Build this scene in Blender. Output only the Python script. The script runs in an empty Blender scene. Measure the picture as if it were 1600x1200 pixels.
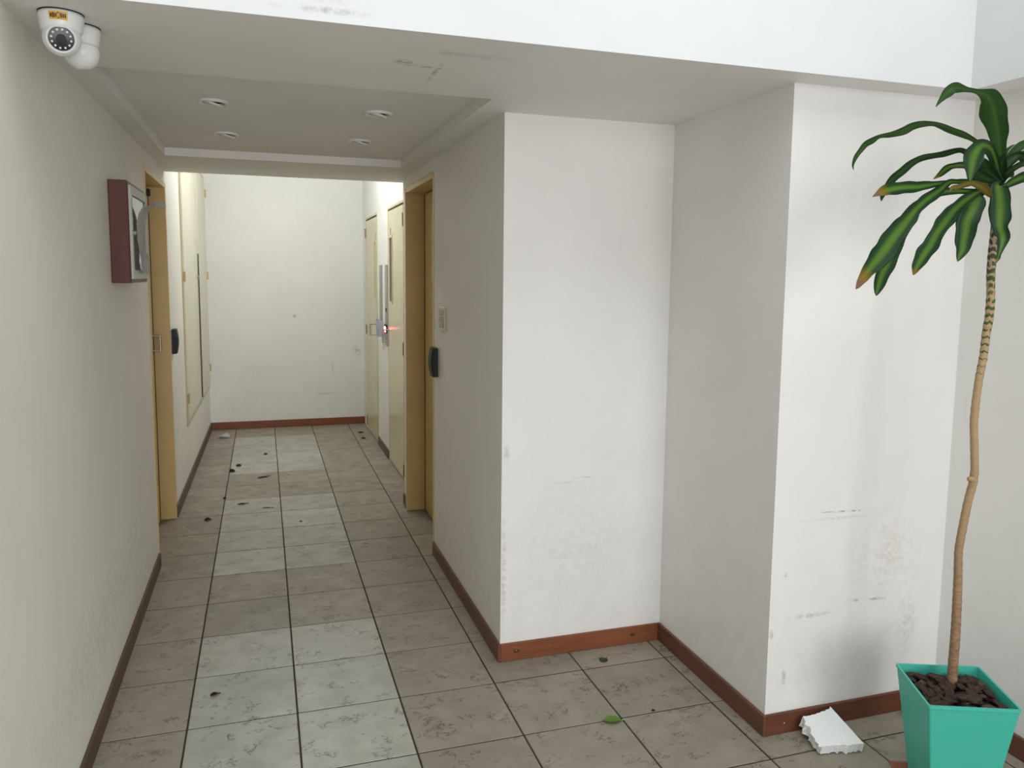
import bpy, bmesh, math, random
from mathutils import Vector, Matrix, noise as mnoise

S = 0.355                      # floor module (m); layout below is written in modules
SC = bpy.context.scene
COL = SC.collection
R = random.Random(7)

# ------------------------------------------------------------------ camera
CL = Vector((1.77115, -7.67445, 4.26769))
RT = Vector((0.951265, -0.308164, 0.011372))
UP = Vector((0.023154, 0.108150, 0.993865))
FW = Vector((0.307503, 0.945166, -0.110015))
cd = bpy.data.cameras.new('camera'); cam = bpy.data.objects.new('camera', cd); COL.objects.link(cam)
cd.sensor_width = 36.0; cd.lens = 1245.92 / 1600 * 36
cd.shift_x = -15.97 / 1600; cd.shift_y = -30.79 / 1600
cd.clip_start = 0.02
m = Matrix((RT, UP, -FW)).transposed().to_4x4(); m.translation = CL * S
cam.matrix_world = m
SC.camera = cam

# ------------------------------------------------------------------ light
SC.view_settings.view_transform = 'Standard'; SC.view_settings.look = 'None'
SC.view_settings.gamma = 1.0; SC.view_settings.use_curve_mapping = False
SC.view_settings.exposure = 0.10
w = bpy.data.worlds.new('sky'); SC.world = w; w.use_nodes = True
w.node_tree.nodes['Background'].inputs[0].default_value = (0.80, 0.90, 1.0, 1)
w.node_tree.nodes['Background'].inputs[1].default_value = 0.12

def area(name, loc, rot, sx, sy, power, color, shape='RECTANGLE'):
    l = bpy.data.lights.new(name, 'AREA'); l.shape = shape; l.size = sx * S; l.size_y = sy * S
    l.energy = power; l.color = color
    o = bpy.data.objects.new(name, l); COL.objects.link(o)
    o.location = Vector(loc) * S; o.rotation_euler = rot
    return o
# daylight through the tall glazed entrance behind the camera
area('entrance_daylight', (2.2, -19, 3.9), (math.radians(90), 0, 0), 4.4, 7.2, 52, (1.0, 0.98, 0.985))
area('entrance_daylight_tall', (7.0, -19, 4.5), (math.radians(90), 0, 0), 4.6, 8.4, 109, (1.0, 0.98, 0.985))
# daylight from the roof light over the double-height lobby
area('rooflight', (4.0, -8.6, 12.6), (math.radians(0), 0, 0), 6.8, 8.0, 48, (0.90, 0.97, 1.0))
# lamp on the higher ceiling over the lifts
ll = bpy.data.lights.new('lift_lobby_lamp', 'POINT'); ll.energy = 29; ll.color = (0.97, 0.99, 1.0); ll.shadow_soft_size = .10
lo = bpy.data.objects.new('lift_lobby_lamp', ll); COL.objects.link(lo); lo.location = Vector((2.4, 10.4, 7.55)) * S

# ------------------------------------------------------------------ materials
def mat(name, col, rough=0.6, metal=0.0, spec=0.5):
    m = bpy.data.materials.new(name); m.use_nodes = True
    b = m.node_tree.nodes['Principled BSDF']
    b.inputs['Base Color'].default_value = (*col, 1); b.inputs['Roughness'].default_value = rough
    b.inputs['Metallic'].default_value = metal; b.inputs['Specular IOR Level'].default_value = spec
    return m
class NT:
    def __init__(s, m):
        s.t = m.node_tree; s.b = s.t.nodes['Principled BSDF']
    def n(s, typ, **kw):
        x = s.t.nodes.new(typ)
        for k, v in kw.items(): setattr(x, k, v)
        return x
    def l(s, a, b): s.t.links.new(a, b)
    def val(s, sock, v):
        if isinstance(v, bpy.types.NodeSocket): s.l(v, sock)
        else: sock.default_value = v
    def math(s, op, a, b=None, c=None, clamp=False):
        x = s.n('ShaderNodeMath', operation=op, use_clamp=clamp)
        for i, v in enumerate((a, b, c)):
            if v is not None: s.val(x.inputs[i], v)
        return x.outputs[0]
    def mix(s, f, a, b, mode='MIX'):
        x = s.n('ShaderNodeMix', data_type='RGBA', blend_type=mode)
        s.val(x.inputs[0], f)
        for i, v in ((6, a), (7, b)):
            if isinstance(v, tuple): v = (*v, 1) if len(v) == 3 else v
            s.val(x.inputs[i], v)
        return x.outputs[2]
    def noise(s, vec, scale, detail=3, rough=0.5, dist=0.0):
        x = s.n('ShaderNodeTexNoise'); x.inputs['Scale'].default_value = scale
        x.inputs['Detail'].default_value = detail; x.inputs['Roughness'].default_value = rough
        x.inputs['Distortion'].default_value = dist
        if vec is not None: s.l(vec, x.inputs['Vector'])
        return x.outputs[0]
    def obj(s): return s.n('ShaderNodeTexCoord').outputs['Object']
    def ramp(s, f, lo, hi, a=0.0, b=1.0):
        x = s.n('ShaderNodeMapRange'); s.val(x.inputs[0], f)
        for i, v in ((1, lo), (2, hi), (3, a), (4, b)): s.val(x.inputs[i], v)
        return x.outputs[0]
    def mapping(s, vec, loc=(0,0,0), rot=(0,0,0), scale=(1,1,1)):
        x = s.n('ShaderNodeMapping'); s.l(vec, x.inputs[0])
        x.inputs[1].default_value = loc; x.inputs[2].default_value = rot; x.inputs[3].default_value = scale
        return x.outputs[0]
    def bump(s, h, strength, dist):
        x = s.n('ShaderNodeBump'); x.inputs['Strength'].default_value = strength; x.inputs['Distance'].default_value = dist
        s.l(h, x.inputs['Height']); s.l(x.outputs[0], s.b.inputs['Normal'])
    def rgb(s, col): s.l(col, s.b.inputs['Base Color'])

def paint(name, col, marks=(), dirt=0.12, rough=0.55):
    """wall paint with soft mottling, grime low down and scuffs. marks: (x,y,z in modules, half extents along (x,y,z), slant, strength, colour)"""
    m = mat(name, col, rough, spec=0.35); t = NT(m); o = t.obj()
    n1 = t.noise(o, 2.2, 4, 0.6); n2 = t.noise(o, 14, 4, 0.6)
    c = t.mix(t.ramp(n1, 0.35, 0.7, 0, 1), tuple(x * 0.965 for x in col), tuple(min(1, x * 1.02) for x in col))
    xyz = t.n('ShaderNodeSeparateXYZ'); t.l(o, xyz.inputs[0])
    low = t.ramp(xyz.outputs[2], 0.9, 0.05, 0, 1)
    g = t.math('MULTIPLY', low, t.ramp(n2, 0.45, 0.75, 0, dirt), clamp=True)
    c = t.mix(g, c, (0.42, 0.39, 0.33))
    sp = t.noise(o, 60, 2, 0.5)
    c = t.mix(t.ramp(sp, 0.76, 0.80, 0, 0.35), c, (0.35, 0.32, 0.27))
    for (px, py, pz, ex, ey, ez, sl, st, mc) in marks:
        v = t.mapping(o, (-px * S, -py * S, -pz * S))
        v = t.mapping(v, (0, 0, 0), sl, (1, 1, 1)) if isinstance(sl, tuple) else v
        v = t.mapping(v, (0, 0, 0), (0, 0, 0), (1 / (ex * S), 1 / (ey * S), 1 / (ez * S)))
        ln = t.n('ShaderNodeVectorMath', operation='LENGTH'); t.l(v, ln.inputs[0])
        k = t.ramp(ln.outputs['Value'], 1.0, 0.2, 0, 1)
        nn = t.noise(o, 38, 5, 0.75)
        k = t.math('MULTIPLY', k, t.ramp(nn, 0.42, 0.60, 0, st), clamp=True)
        c = t.mix(k, c, mc)
    t.rgb(c); t.bump(n2, 0.06, 0.004)
    return m
WHITE = (0.84, 0.832, 0.815)
DK = (0.22, 0.20, 0.18); BR = (0.45, 0.38, 0.28)
P_white = paint('white_wall_paint', WHITE)
P_left = paint('left_wall_paint', (0.85, 0.832, 0.765), [(0.245, 0.5, 0.9, .3, 3.5, .5, 0, .25, BR)])
P_alc = paint('alcove_wall_paint', WHITE, [
    (5.14, .44, 2.03, .13, .1, .012, 0, .9, DK), (4.95, .44, 1.98, .2, .1, .02, 0, .25, DK),
    (4.24, .44, 2.35, .06, .1, .12, 0, .4, DK), (4.22, .44, 1.0, .04, .1, .9, 0, .5, BR), (5.0, .44, 1.3, .8, .1, .9, 0, .10, DK)])
P_frt = paint('front_wall_paint', WHITE, [
    (6.95, -1.66, 2.10, .36, .1, .012, (0, math.radians(-2), 0), .9, DK), (6.85, -1.66, 2.04, .5, .1, .02, 0, .35, BR),
    (7.25, -1.66, 1.20, .30, .1, .018, (0, math.radians(-3), 0), .8, DK), (6.6, -1.66, 1.12, .30, .1, .03, 0, .6, DK),
    (6.33, -1.66, 1.53, .04, .1, .04, 0, .9, DK), (6.19, -1.66, .98, .03, .1, .06, 0, 1., (.6, .4, .2)), (6.35, -1.66, .55, .03, .1, .12, 0, .5, DK),
    (7.45, -1.66, 1.6, .5, .1, .6, 0, .25, BR), (7.75, -1.66, .9, .15, .1, .4, 0, .3, DK)])
P_ceil = paint('ceiling_paint', (0.87, 0.855, 0.83), [
    (2.87, -1.13, 5.946, .10, .10, .05, 0, .9, DK), (3.05, -1.05, 5.946, .25, .05, .05, 0, .5, DK),
    (3.18, -.9, 5.946, .03, .4, .05, 0, .7, DK), (3.3, -1.5, 5.946, .5, .12, .05, 0, .25, DK)], dirt=0)
P_beam = paint('ceiling_paint_toned_down', (0.745, 0.765, 0.77), [  # ceiling white toned down against strong light on the beam, plus smudges
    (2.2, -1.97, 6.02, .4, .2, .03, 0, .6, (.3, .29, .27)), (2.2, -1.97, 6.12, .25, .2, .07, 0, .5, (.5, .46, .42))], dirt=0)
P_back = paint('back_wall_paint', (0.81, 0.815, 0.785), [
    (2.6, 15.25, 3.1, .07, .2, .06, 0, 1., DK), (4.3, 15.25, 2.1, .12, .2, .22, (0, math.radians(35), 0), .8, (.4, .4, .38)),
    (3.6, 15.25, 1.6, .03, .2, .25, 0, .6, DK), (1.6, 15.25, 1.5, .8, .2, .7, 0, .25, (.5, .48, .4)),
    (3.4, 15.25, .9, .3, .2, .05, 0, .5, DK)])
P_chip = mat('bare_plaster', (0.55, 0.52, 0.47), 0.9)

def wood(name, c1, c2, scale=(6, 6, 60), rough=0.45, axis=2):
    m = mat(name, c1, rough, spec=0.4); t = NT(m); o = t.obj()
    v = t.mapping(o, scale=scale)
    n = t.noise(v, 1.0, 6, 0.65, 0.6); n2 = t.noise(o, 4.0, 3, 0.5)
    c = t.mix(t.ramp(n, 0.3, 0.7), c1, c2)
    c = t.mix(t.ramp(n2, 0.45, 0.75, 0, 0.45), c, tuple(x * 0.55 for x in c1))
    v2 = t.n('ShaderNodeTexVoronoi'); v2.inputs['Scale'].default_value = 3.1; t.l(o, v2.inputs['Vector'])
    c = t.mix(t.ramp(v2.outputs['Distance'], 0.07, 0.03, 0, 0.6), c, (0.04, 0.018, 0.01))
    t.rgb(c); t.bump(n, 0.1, 0.002)
    return m
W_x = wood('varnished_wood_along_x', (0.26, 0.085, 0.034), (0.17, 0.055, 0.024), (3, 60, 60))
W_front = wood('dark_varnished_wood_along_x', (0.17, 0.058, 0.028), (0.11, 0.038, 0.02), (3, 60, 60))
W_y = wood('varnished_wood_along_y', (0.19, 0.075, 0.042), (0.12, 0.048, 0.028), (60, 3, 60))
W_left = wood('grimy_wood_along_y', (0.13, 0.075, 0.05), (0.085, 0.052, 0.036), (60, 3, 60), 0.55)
W_dirty = wood('worn_wood_along_y', (0.15, 0.105, 0.08), (0.10, 0.07, 0.052), (60, 3, 60), 0.6)
W_z = wood('mahogany_board', (0.13, 0.036, 0.028), (0.085, 0.023, 0.018), (50, 50, 3))

def enamel(name, col, rough=0.3, worn=0.5):
    m = mat(name, col, rough, spec=0.5); t = NT(m); o = t.obj()
    n = t.noise(o, 5, 4, 0.6); n2 = t.noise(o, 22, 5, 0.7)
    xyz = t.n('ShaderNodeSeparateXYZ'); t.l(o, xyz.inputs[0])
    low = t.ramp(xyz.outputs[2], 0.75, 0.0, 0, 1)
    c = t.mix(t.ramp(n, 0.35, 0.7), tuple(x * 0.9 for x in col), col)
    k = t.math('MULTIPLY', low, t.ramp(n2, 0.66, 0.70, 0, worn), clamp=True)
    c = t.mix(k, c, (0.10, 0.06, 0.035))
    t.rgb(c); t.bump(n2, 0.05, 0.002)
    return m
Y_jamb = enamel('yellow_enamel', (0.74, 0.53, 0.235), 0.35, .9)
Y_leaf = enamel('yellow_door_enamel', (0.58, 0.43, 0.15), 0.28, .2)
Y_lift = enamel('pale_yellow_enamel', (0.70, 0.64, 0.42), 0.25, .2)
Y_cab = enamel('cream_enamel', (0.74, 0.72, 0.56), 0.3, .1)
STEEL = mat('brushed_steel', (0.45, 0.45, 0.44), 0.35, 1.0)
STEELD = mat('dull_steel_plate', (0.36, 0.36, 0.34), 0.5, 0.35)
BRASS = mat('brass', (0.50, 0.37, 0.14), 0.4, 0.7)
HINGE = mat('painted_hinge', (0.34, 0.27, 0.13), 0.5, 0.3)
BLACK = mat('black_plastic', (0.013, 0.016, 0.024), 0.6)
DARKGAP = mat('dark_gap', (0.02, 0.015, 0.01), 0.9)
CREAMP = mat('cream_plastic', (0.70, 0.60, 0.46), 0.4)
CREAMD = mat('aged_cream_plastic', (0.50, 0.45, 0.37), 0.5)
WPLAST = mat('white_plastic', (0.80, 0.81, 0.80), 0.3)
GLASSD = mat('dark_glazing', (0.06, 0.042, 0.015), 0.5, 0, .2)
GLASSL = mat('lift_glazing_pale', (0.28, 0.23, 0.10), 0.2)
WORN = mat('worn_door_edge', (0.11, 0.08, 0.05), .8)
Y_frame = enamel('tan_enamel', (0.60, 0.52, 0.32), 0.35, .1)
GREYM = mat('grey_painted_metal', (0.52, 0.52, 0.49), 0.45, 0.1)
PAPER = mat('white_paper', (0.90, 0.91, 0.89), 0.7)
PAPERB = mat('bluish_paper', (0.58, 0.66, 0.76), 0.5)
YSTK = mat('yellow_sticker', (0.72, 0.42, 0.06), 0.5)
BRINK = mat('brown_ink', (0.10, 0.035, 0.01), 0.6)
LENS = mat('black_lens', (0.012, 0.013, 0.016), 0.12)
IRLED = mat('clear_diode', (0.75, 0.75, 0.72), 0.2)
CHROME = mat('chrome_screw', (0.62, 0.61, 0.58), 0.25, 1.0)

def led(name, col, st):
    m = mat(name, (0.8, 0.1, 0.1), 0.4); b = m.node_tree.nodes['Principled BSDF']
    b.inputs['Emission Color'].default_value = (*col, 1); b.inputs['Emission Strength'].default_value = st
    return m
REDLED = led('red_display', (1.0, 0.06, 0.07), 14)
WHTLED = led('bright_digits', (1.0, 0.42, 0.38), 14)

def tile_mat(name, c1, c2, rough):
    m = mat(name, c1, rough, spec=0.35); t = NT(m); o = t.obj()
    inf = t.n('ShaderNodeObjectInfo')
    off = t.n('ShaderNodeVectorMath', operation='SCALE'); off.inputs[0].default_value = (37.0, 53.0, 11.0)
    t.l(inf.outputs['Random'], off.inputs['Scale'])
    add = t.n('ShaderNodeVectorMath', operation='ADD'); t.l(o, add.inputs[0]); t.l(off.outputs[0], add.inputs[1])
    v = add.outputs[0]
    n1 = t.noise(v, 9, 5, 0.6)
    c = t.mix(t.ramp(n1, 0.35, 0.65), c1, c2)
    br = t.ramp(inf.outputs['Random'], 0, 1, 0.90, 1.06)
    mul = t.n('ShaderNodeVectorMath', operation='SCALE'); t.l(c, mul.inputs[0]); t.l(br, mul.inputs['Scale'])
    c = mul.outputs[0]
    vs = t.mapping(v, scale=(1.0, 1.35, 1.0))
    n2 = t.noise(vs, 8.0, 7, 0.68, 0.5)
    line = t.ramp(t.math('ABSOLUTE', t.math('SUBTRACT', n2, 0.5)), 0.0035, 0.0085, 1, 0)
    msk = t.ramp(t.noise(vs, 9.0, 4, 0.6), 0.50, 0.56, 0, 1)
    k = t.math('MULTIPLY', line, msk, clamp=True)
    soft = t.math('MULTIPLY', t.ramp(t.math('ABSOLUTE', t.math('SUBTRACT', n2, 0.5)), 0.0, 0.04, 0.16, 0), msk, clamp=True)
    c = t.mix(soft, c, tuple(x * 0.55 for x in c1))
    c = t.mix(t.math('MULTIPLY', k, 0.92), c, (0.025, 0.02, 0.015))
    t.rgb(c)
    t.l(t.ramp(n1, 0.3, 0.7, rough - 0.06, rough + 0.1), t.b.inputs['Roughness'])
    t.bump(n2, 0.08, 0.003)
    return m
T_beige = tile_mat('beige_veined_tile', (0.335, 0.30, 0.24), (0.285, 0.25, 0.198), 0.42)
T_grey = tile_mat('pale_grey_veined_tile', (0.48, 0.475, 0.425), (0.40, 0.395, 0.345), 0.40)
GROUT = mat('dark_grout', (0.045, 0.034, 0.02), 0.9)

# ------------------------------------------------------------------ mesh helpers
def box(bm, x0, x1, y0, y1, z0, z1, f=None):
    vs = [bm.verts.new((x, y, z)) for z in (z0, z1) for x, y in ((x0, y0), (x1, y0), (x1, y1), (x0, y1))]
    for q in ((0, 3, 2, 1), (4, 5, 6, 7), (0, 1, 5, 4), (1, 2, 6, 5), (2, 3, 7, 6), (3, 0, 4, 7)):
        bm.faces.new([vs[i] for i in q])
    return vs
def bbox(bm, x0, x1, y0, y1, z0, z1, bev=0.01, seg=1):
    b2 = bmesh.new(); box(b2, x0, x1, y0, y1, z0, z1)
    bmesh.ops.bevel(b2, geom=list(b2.edges), offset=bev, segments=seg, affect='EDGES', profile=0.6)
    join(bm, b2)
def join(bm, b2, mtx=None):
    if mtx is not None: bmesh.ops.transform(b2, matrix=mtx, verts=b2.verts)
    me = bpy.data.meshes.new('tmp'); b2.to_mesh(me); b2.free(); bm.from_mesh(me); bpy.data.meshes.remove(me)
def prism(bm, pts, z0, z1):
    a = [bm.verts.new((x, y, z0)) for x, y in pts]; b = [bm.verts.new((x, y, z1)) for x, y in pts]
    n = len(pts); bm.faces.new(a[::-1]); bm.faces.new(b)
    for i in range(n): bm.faces.new((a[i], a[(i + 1) % n], b[(i + 1) % n], b[i]))
def lathe(bm, prof, seg=32, mtx=None):
    b2 = bmesh.new(); rings = []
    for r, z in prof:
        if r < 1e-6: rings.append([b2.verts.new((0, 0, z))])
        else: rings.append([b2.verts.new((r * math.cos(2 * math.pi * i / seg), r * math.sin(2 * math.pi * i / seg), z)) for i in range(seg)])
    for a, b in zip(rings, rings[1:]):
        for i in range(seg):
            j = (i + 1) % seg
            f = [a[i % len(a)], a[j % len(a)], b[j % len(b)], b[i % len(b)]]
            f = list(dict.fromkeys(f))
            if len(f) > 2: b2.faces.new(f)
    bmesh.ops.recalc_face_normals(b2, faces=b2.faces)
    join(bm, b2, mtx)
def tube(bm, pts, rad, seg=8, caps=True):
    pts = [Vector(p) for p in pts]; rings = []
    if not hasattr(rad, '__len__'): rad = [rad] * len(pts)
    ref = Vector((0.13, 0.31, 0.94)).normalized()
    for i, p in enumerate(pts):
        t = (pts[min(i + 1, len(pts) - 1)] - pts[max(i - 1, 0)]).normalized()
        a = t.cross(ref)
        if a.length < 0.2: a = t.cross(Vector((1, 0, 0)))
        a.normalize(); b = t.cross(a)
        rings.append([bm.verts.new(p + (a * math.cos(2 * math.pi * k / seg) + b * math.sin(2 * math.pi * k / seg)) * rad[i]) for k in range(seg)])
    for r0, r1 in zip(rings, rings[1:]):
        for k in range(seg): bm.faces.new((r0[k], r0[(k + 1) % seg], r1[(k + 1) % seg], r1[k]))
    if caps: bm.faces.new(rings[0][::-1]); bm.faces.new(rings[-1])
def obj(name, bm, m, parent=None, smooth=False, origin=None):
    """bm in modules -> object in metres; under a parent the mesh is kept relative to the parent's place"""
    bmesh.ops.recalc_face_normals(bm, faces=bm.faces)
    base = Vector((0, 0, 0))
    if parent is not None: base = parent['_o'] if '_o' in parent else base
    base = Vector(base)
    o_rel = Vector(origin) - base if origin is not None else Vector((0, 0, 0))
    sub = base + o_rel
    for v in bm.verts: v.co = (v.co - sub) * S
    me = bpy.data.meshes.new(name); bm.to_mesh(me); bm.free()
    if m is not None: me.materials.append(m)
    if smooth:
        for p in me.polygons: p.use_smooth = True
    o = bpy.data.objects.new(name, me); COL.objects.link(o)
    o.location = o_rel * S
    if parent is not None: o.parent = parent
    o['_o'] = tuple(sub)
    return o
def thing(name, loc, label, cat, group=None):
    o = bpy.data.objects.new(name, None); COL.objects.link(o); o.location = Vector(loc) * S
    o.empty_display_size = 0.05; o['_o'] = tuple(loc)
    return tag(o, label, cat, group)
def tag(o, label, cat, group=None):
    o['label'] = label; o['category'] = cat
    if group: o['group'] = group
    return o
def struct(o, label, cat):
    o['kind'] = 'structure'; return tag(o, label, cat)
def B(*a, **k):
    bm = bmesh.new(); box(bm, *a); return bm
def BB(*a, **k):
    bm = bmesh.new(); bbox(bm, *a, **k); return bm

# ------------------------------------------------------------------ floor
XL, XC, XA, XR = 0.245, 4.19, 6.16, 8.165       # left wall, corridor right, alcove side, lobby right
YA, YF, YE, YB = 0.44, -1.66, 7.2, 15.27        # alcove back, wall beside the plant, end of low ceiling, back wall
floor = struct(obj('floor', B(-.9, 9.0, -14.0, 16.0, -.12, -.006), GROUT), 'floor of beige and pale grey veined tiles with dark grout', 'floor')
def skew(y): return XL + max(0.0, (y - 7.05)) * 0.0125
GAP = 0.0085
full_me = {}
def tile(x0, x1, y0, y1, m):
    b = bmesh.new()
    cx, cy = (x0 + x1) / 2, (y0 + y1) / 2
    hx, hy = (x1 - x0) / 2 - GAP, (y1 - y0) / 2 - GAP
    bbox(b, cx - hx, cx + hx, cy - hy, cy + hy, -.010, 0, bev=0.004)
    return b, (cx, cy, 0)
def add_tile(x0, x1, y0, y1, grey):
    m = T_grey if grey else T_beige
    key = (round(x1 - x0, 3), round(y1 - y0, 3), grey)
    if key in full_me:
        o = full_me[key].copy(); COL.objects.link(o); o.parent = floor
        o.location = Vector(((x0 + x1) / 2, (y0 + y1) / 2, full_dz())) * S
    else:
        b, c = tile(x0, x1, y0, y1, m); o = obj('tile', b, m, floor, origin=c); full_me[key] = o
def full_dz(): return R.uniform(-.0015, 0.0)
greyA = {-3, -2, -1, 0, 1, 4, 5, 6, 7, 10, 11, 12, 13}
greyB = {-3, -2, -1, 0, 1, 4, 5, 6, 7, 10, 11, 12, 13}
for r in range(-5, 16):
    y0, y1 = float(r), min(r + 1.0, YB)
    for c in range(0, 9):
        x0, x1 = float(c), float(c + 1)
        if y0 >= YA or y1 <= YA: pass
        if r >= 7: xmax = 4.52
        elif r >= 4: xmax = 4.62
        elif r >= 1: xmax = XC
        else: xmax = XR
        xmin = -.04 if 4 <= r < 8 else XL
        yy1 = y1
        if r == 0 and c >= 4:
            yy1 = YA; xmax = XA
            if c == 4:
                bm = bmesh.new(); q = GAP
                prism(bm, [(4 + q, q), (5 - q, q), (5 - q, YA), (XC, YA), (XC, 1 - q), (4 + q, 1 - q)], -.010, 0)
                obj('tile', bm, T_beige, floor, origin=(4.5, .5, 0)); continue
        if r == -2 and c >= 6:
            yy1 = YF
            if c == 6:
                bm = bmesh.new(); q = GAP
                prism(bm, [(6 + q, -2 + q), (7 - q, -2 + q), (7 - q, YF), (XA, YF), (XA, -1 - q), (6 + q, -1 - q)], -.010, 0)
                obj('tile', bm, T_beige, floor, origin=(6.5, -1.5, 0)); continue
        if r == -1 and c >= 6: xmax = XA
        x0 = max(x0, xmin); x1 = min(x1, xmax)
        if x1 - x0 < .04: continue
        g = (c == 1 and r in greyA) or (c == 2 and r in greyB)
        add_tile(x0, x1, y0, yy1, g)
bm = bmesh.new()
for r in range(-14, -5):
    for c in range(0, 9):
        x0, x1 = max(c, XL), min(c + 1, XR)
        if x1 - x0 > .05: box(bm, x0 + GAP, x1 - GAP, r + GAP, r + 1 - GAP, -.010, 0)
o = obj('tile_field', bm, T_beige, floor); o['kind'] = 'stuff'

# ------------------------------------------------------------------ walls
ZC = 5.946
def wall(name, pts, z0, z1, m, label, extra=None):
    bm = bmesh.new()
    if pts: prism(bm, pts, z0, z1)
    for e in (extra or ()): box(bm, *e)
    return struct(obj(name, bm, m), label, 'wall')
Y0, Y1, ZH = 4.62, 7.0, 5.66          # left doorway
wall('wall_left', [(XL, -14), (XL, Y0), (-.6, Y0), (-.6, -14)], -.02, 12.6, P_left, 'long off white wall along the left of the lobby',
     [(-.6, XL, Y0, Y1, ZH + .09, 12.6)])
YBo, c0, c1 = YB, 9.28, 15.05
bm = bmesh.new()
for a in ((Y1 + .02, c0, -.02, 8.0), (c0, c1, -.02, 1.2), (c0, c1, 6.75, 8.0), (c1, YB, -.02, 8.0)):
    vs = box(bm, -.6, XL, a[0], a[1], a[2], a[3])
    for v in vs:
        if v.co.x > 0: v.co.x = skew(v.co.y)
struct(obj('wall_left_rear', bm, P_left), 'off white wall left of the lift lobby beyond the yellow doorway', 'wall')
wall('wall_back', [(-.6, YB), (5.2, YB), (5.2, YB + .4), (-.6, YB + .4)], -.02, 8.0, P_back, 'white end wall of the corridor with faint scuffs')
wall('wall_right', [(XC, YA), (4.62, YA + .43), (4.62, 4.02), (XC, 4.02)], -.02, ZC, P_left, 'grey shaded corridor wall right, running to the doorway',
     [(XC, 4.62, 4.02, 6.42, 5.78, ZC)])
wall('wall_alcove_back', [(XC, YA), (XA, YA), (XA, YA + .43), (4.62, YA + .43)], -.02, ZC, P_alc, 'bright white wall at the back of the alcove')
wall('wall_alcove_side', [(XA, YA), (XA, YF), (6.6, YF + .44), (6.6, YA + .43), (XA, YA + .43)], -.02, ZC, P_white, 'shaded grey side wall of the alcove')
wall('wall_front', [(XA, YF), (8.6, YF), (8.6, YF + .44), (6.6, YF + .44)], -.02, ZC, P_frt, 'bright white scuffed wall behind the potted plant')
wall('wall_right_lobby', [(XR, YF), (XR, -14), (8.6, -14), (8.6, YF)], -.02, 12.6, P_white, 'shaded white lobby wall at the far right')
# pilaster past the right doorway, then the wall with the lift doors
E1, E2, E3, E4, EZ = 8.34, 10.56, 12.33, 14.62, 5.71
XE = 4.49
wall('wall_right_rear', [(4.215, 6.47), (4.215, 6.86), (5.2, 6.86), (5.2, 6.47)], -.02, ZC, P_back, 'wall right of the lift lobby around the lift doors',
     [(XE, 5.2, 6.86, E1, -.02, 8.0), (XE, 5.2, E2, E3, -.02, 8.0), (XE, 5.2, E4, YB, -.02, 8.0),
      (XE, 5.2, E1, E2, EZ + .03, 8.0), (XE, 5.2, E3, E4, EZ + .06, 8.0)])
# ceiling: low soffit with a shallow tray, high ceiling over the lifts, lobby beams
TX0, TX1, TY0, TY1, TZ = .47, 3.90, -.10, 5.16, 6.06
bm = bmesh.new()
zt = 6.5
box(bm, -.6, 8.6, -1.97, TY0, ZC, zt); box(bm, -.6, TX0, TY0, TY1, ZC, zt); box(bm, TX1, 8.6, TY0, TY1, ZC, zt)
box(bm, -.6, 5.2, TY1, YE, ZC, zt); box(bm, TX0, TX1, TY0, TY1, TZ, zt)
box(bm, -.6, 8.6, -1.97, -1.4, zt, 12.6)
box(bm, -.6, 5.2, YE - .3, YE, zt, 8.0)
box(bm, 7.77, XR, -14, -1.97, ZC, 12.6)
ce = struct(obj('ceiling', bm, P_ceil), 'low grey white ceiling with recessed tray and bright beam above the lobby', 'ceiling')
ce.data.materials.append(P_beam)                                  # beam faces coloured darker and cooler to offset the overbright lobby light
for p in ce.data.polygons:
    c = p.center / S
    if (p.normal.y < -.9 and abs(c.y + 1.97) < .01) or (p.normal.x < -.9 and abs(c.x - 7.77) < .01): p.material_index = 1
bm = bmesh.new(); box(bm, -.6, 5.2, YE - .3, YB + .4, 8.0, 8.2)
struct(obj('ceiling_rear', bm, P_ceil), 'higher ceiling over the lift lobby', 'ceiling')
bm = bmesh.new(); box(bm, -.6, 8.6, -14, -1.4, 12.62, 12.8)
struct(obj('ceiling_lobby', bm, P_ceil), 'high lobby ceiling above the beam', 'ceiling')

# ------------------------------------------------------------------ baseboards
BH, BT = .205, .032
def base(name, x0, x1, y0, y1, m, label, screws=(), parent=None):
    bm = bmesh.new(); bbox(bm, x0, x1, y0, y1, 0.001, BH, bev=.006)
    o = struct(obj(name, bm, m), label, 'baseboard')
    for (sx, sy, sz, nx, ny) in screws:
        b = bmesh.new()
        rot = Vector((0, 0, 1)).rotation_difference(Vector((nx, ny, 0))).to_matrix().to_4x4()
        lathe(b, [(0, .004), (.007, .004), (.010, 0), (0, -.002)], 10, Matrix.Translation((sx, sy, sz)) @ rot)
        obj('screw', b, CHROME, o)
    return o
base('baseboard_left', XL, XL + BT, -14, Y0, W_left, 'dark brown baseboard along the left wall', [])
bm = bmesh.new()
vs = box(bm, 0, 1, Y1 + .1, YB - BT, 0.001, BH)
for v in vs: v.co.x = skew(v.co.y) + (BT if v.co.x > .5 else 0)
struct(obj('baseboard_left_rear', bm, W_dirty), 'worn brown baseboard left of the lift lobby', 'baseboard')
base('baseboard_back', skew(YB) + .002, XE, YB - BT, YB, W_x, 'reddish baseboard along the end wall')
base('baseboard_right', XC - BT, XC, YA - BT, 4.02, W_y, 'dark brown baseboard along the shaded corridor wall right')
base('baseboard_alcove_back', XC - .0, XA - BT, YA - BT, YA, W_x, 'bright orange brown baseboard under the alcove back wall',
     [(4.37, YA - BT, .115, 0, -1), (6.07, YA - BT, .16, 0, -1)])
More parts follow.
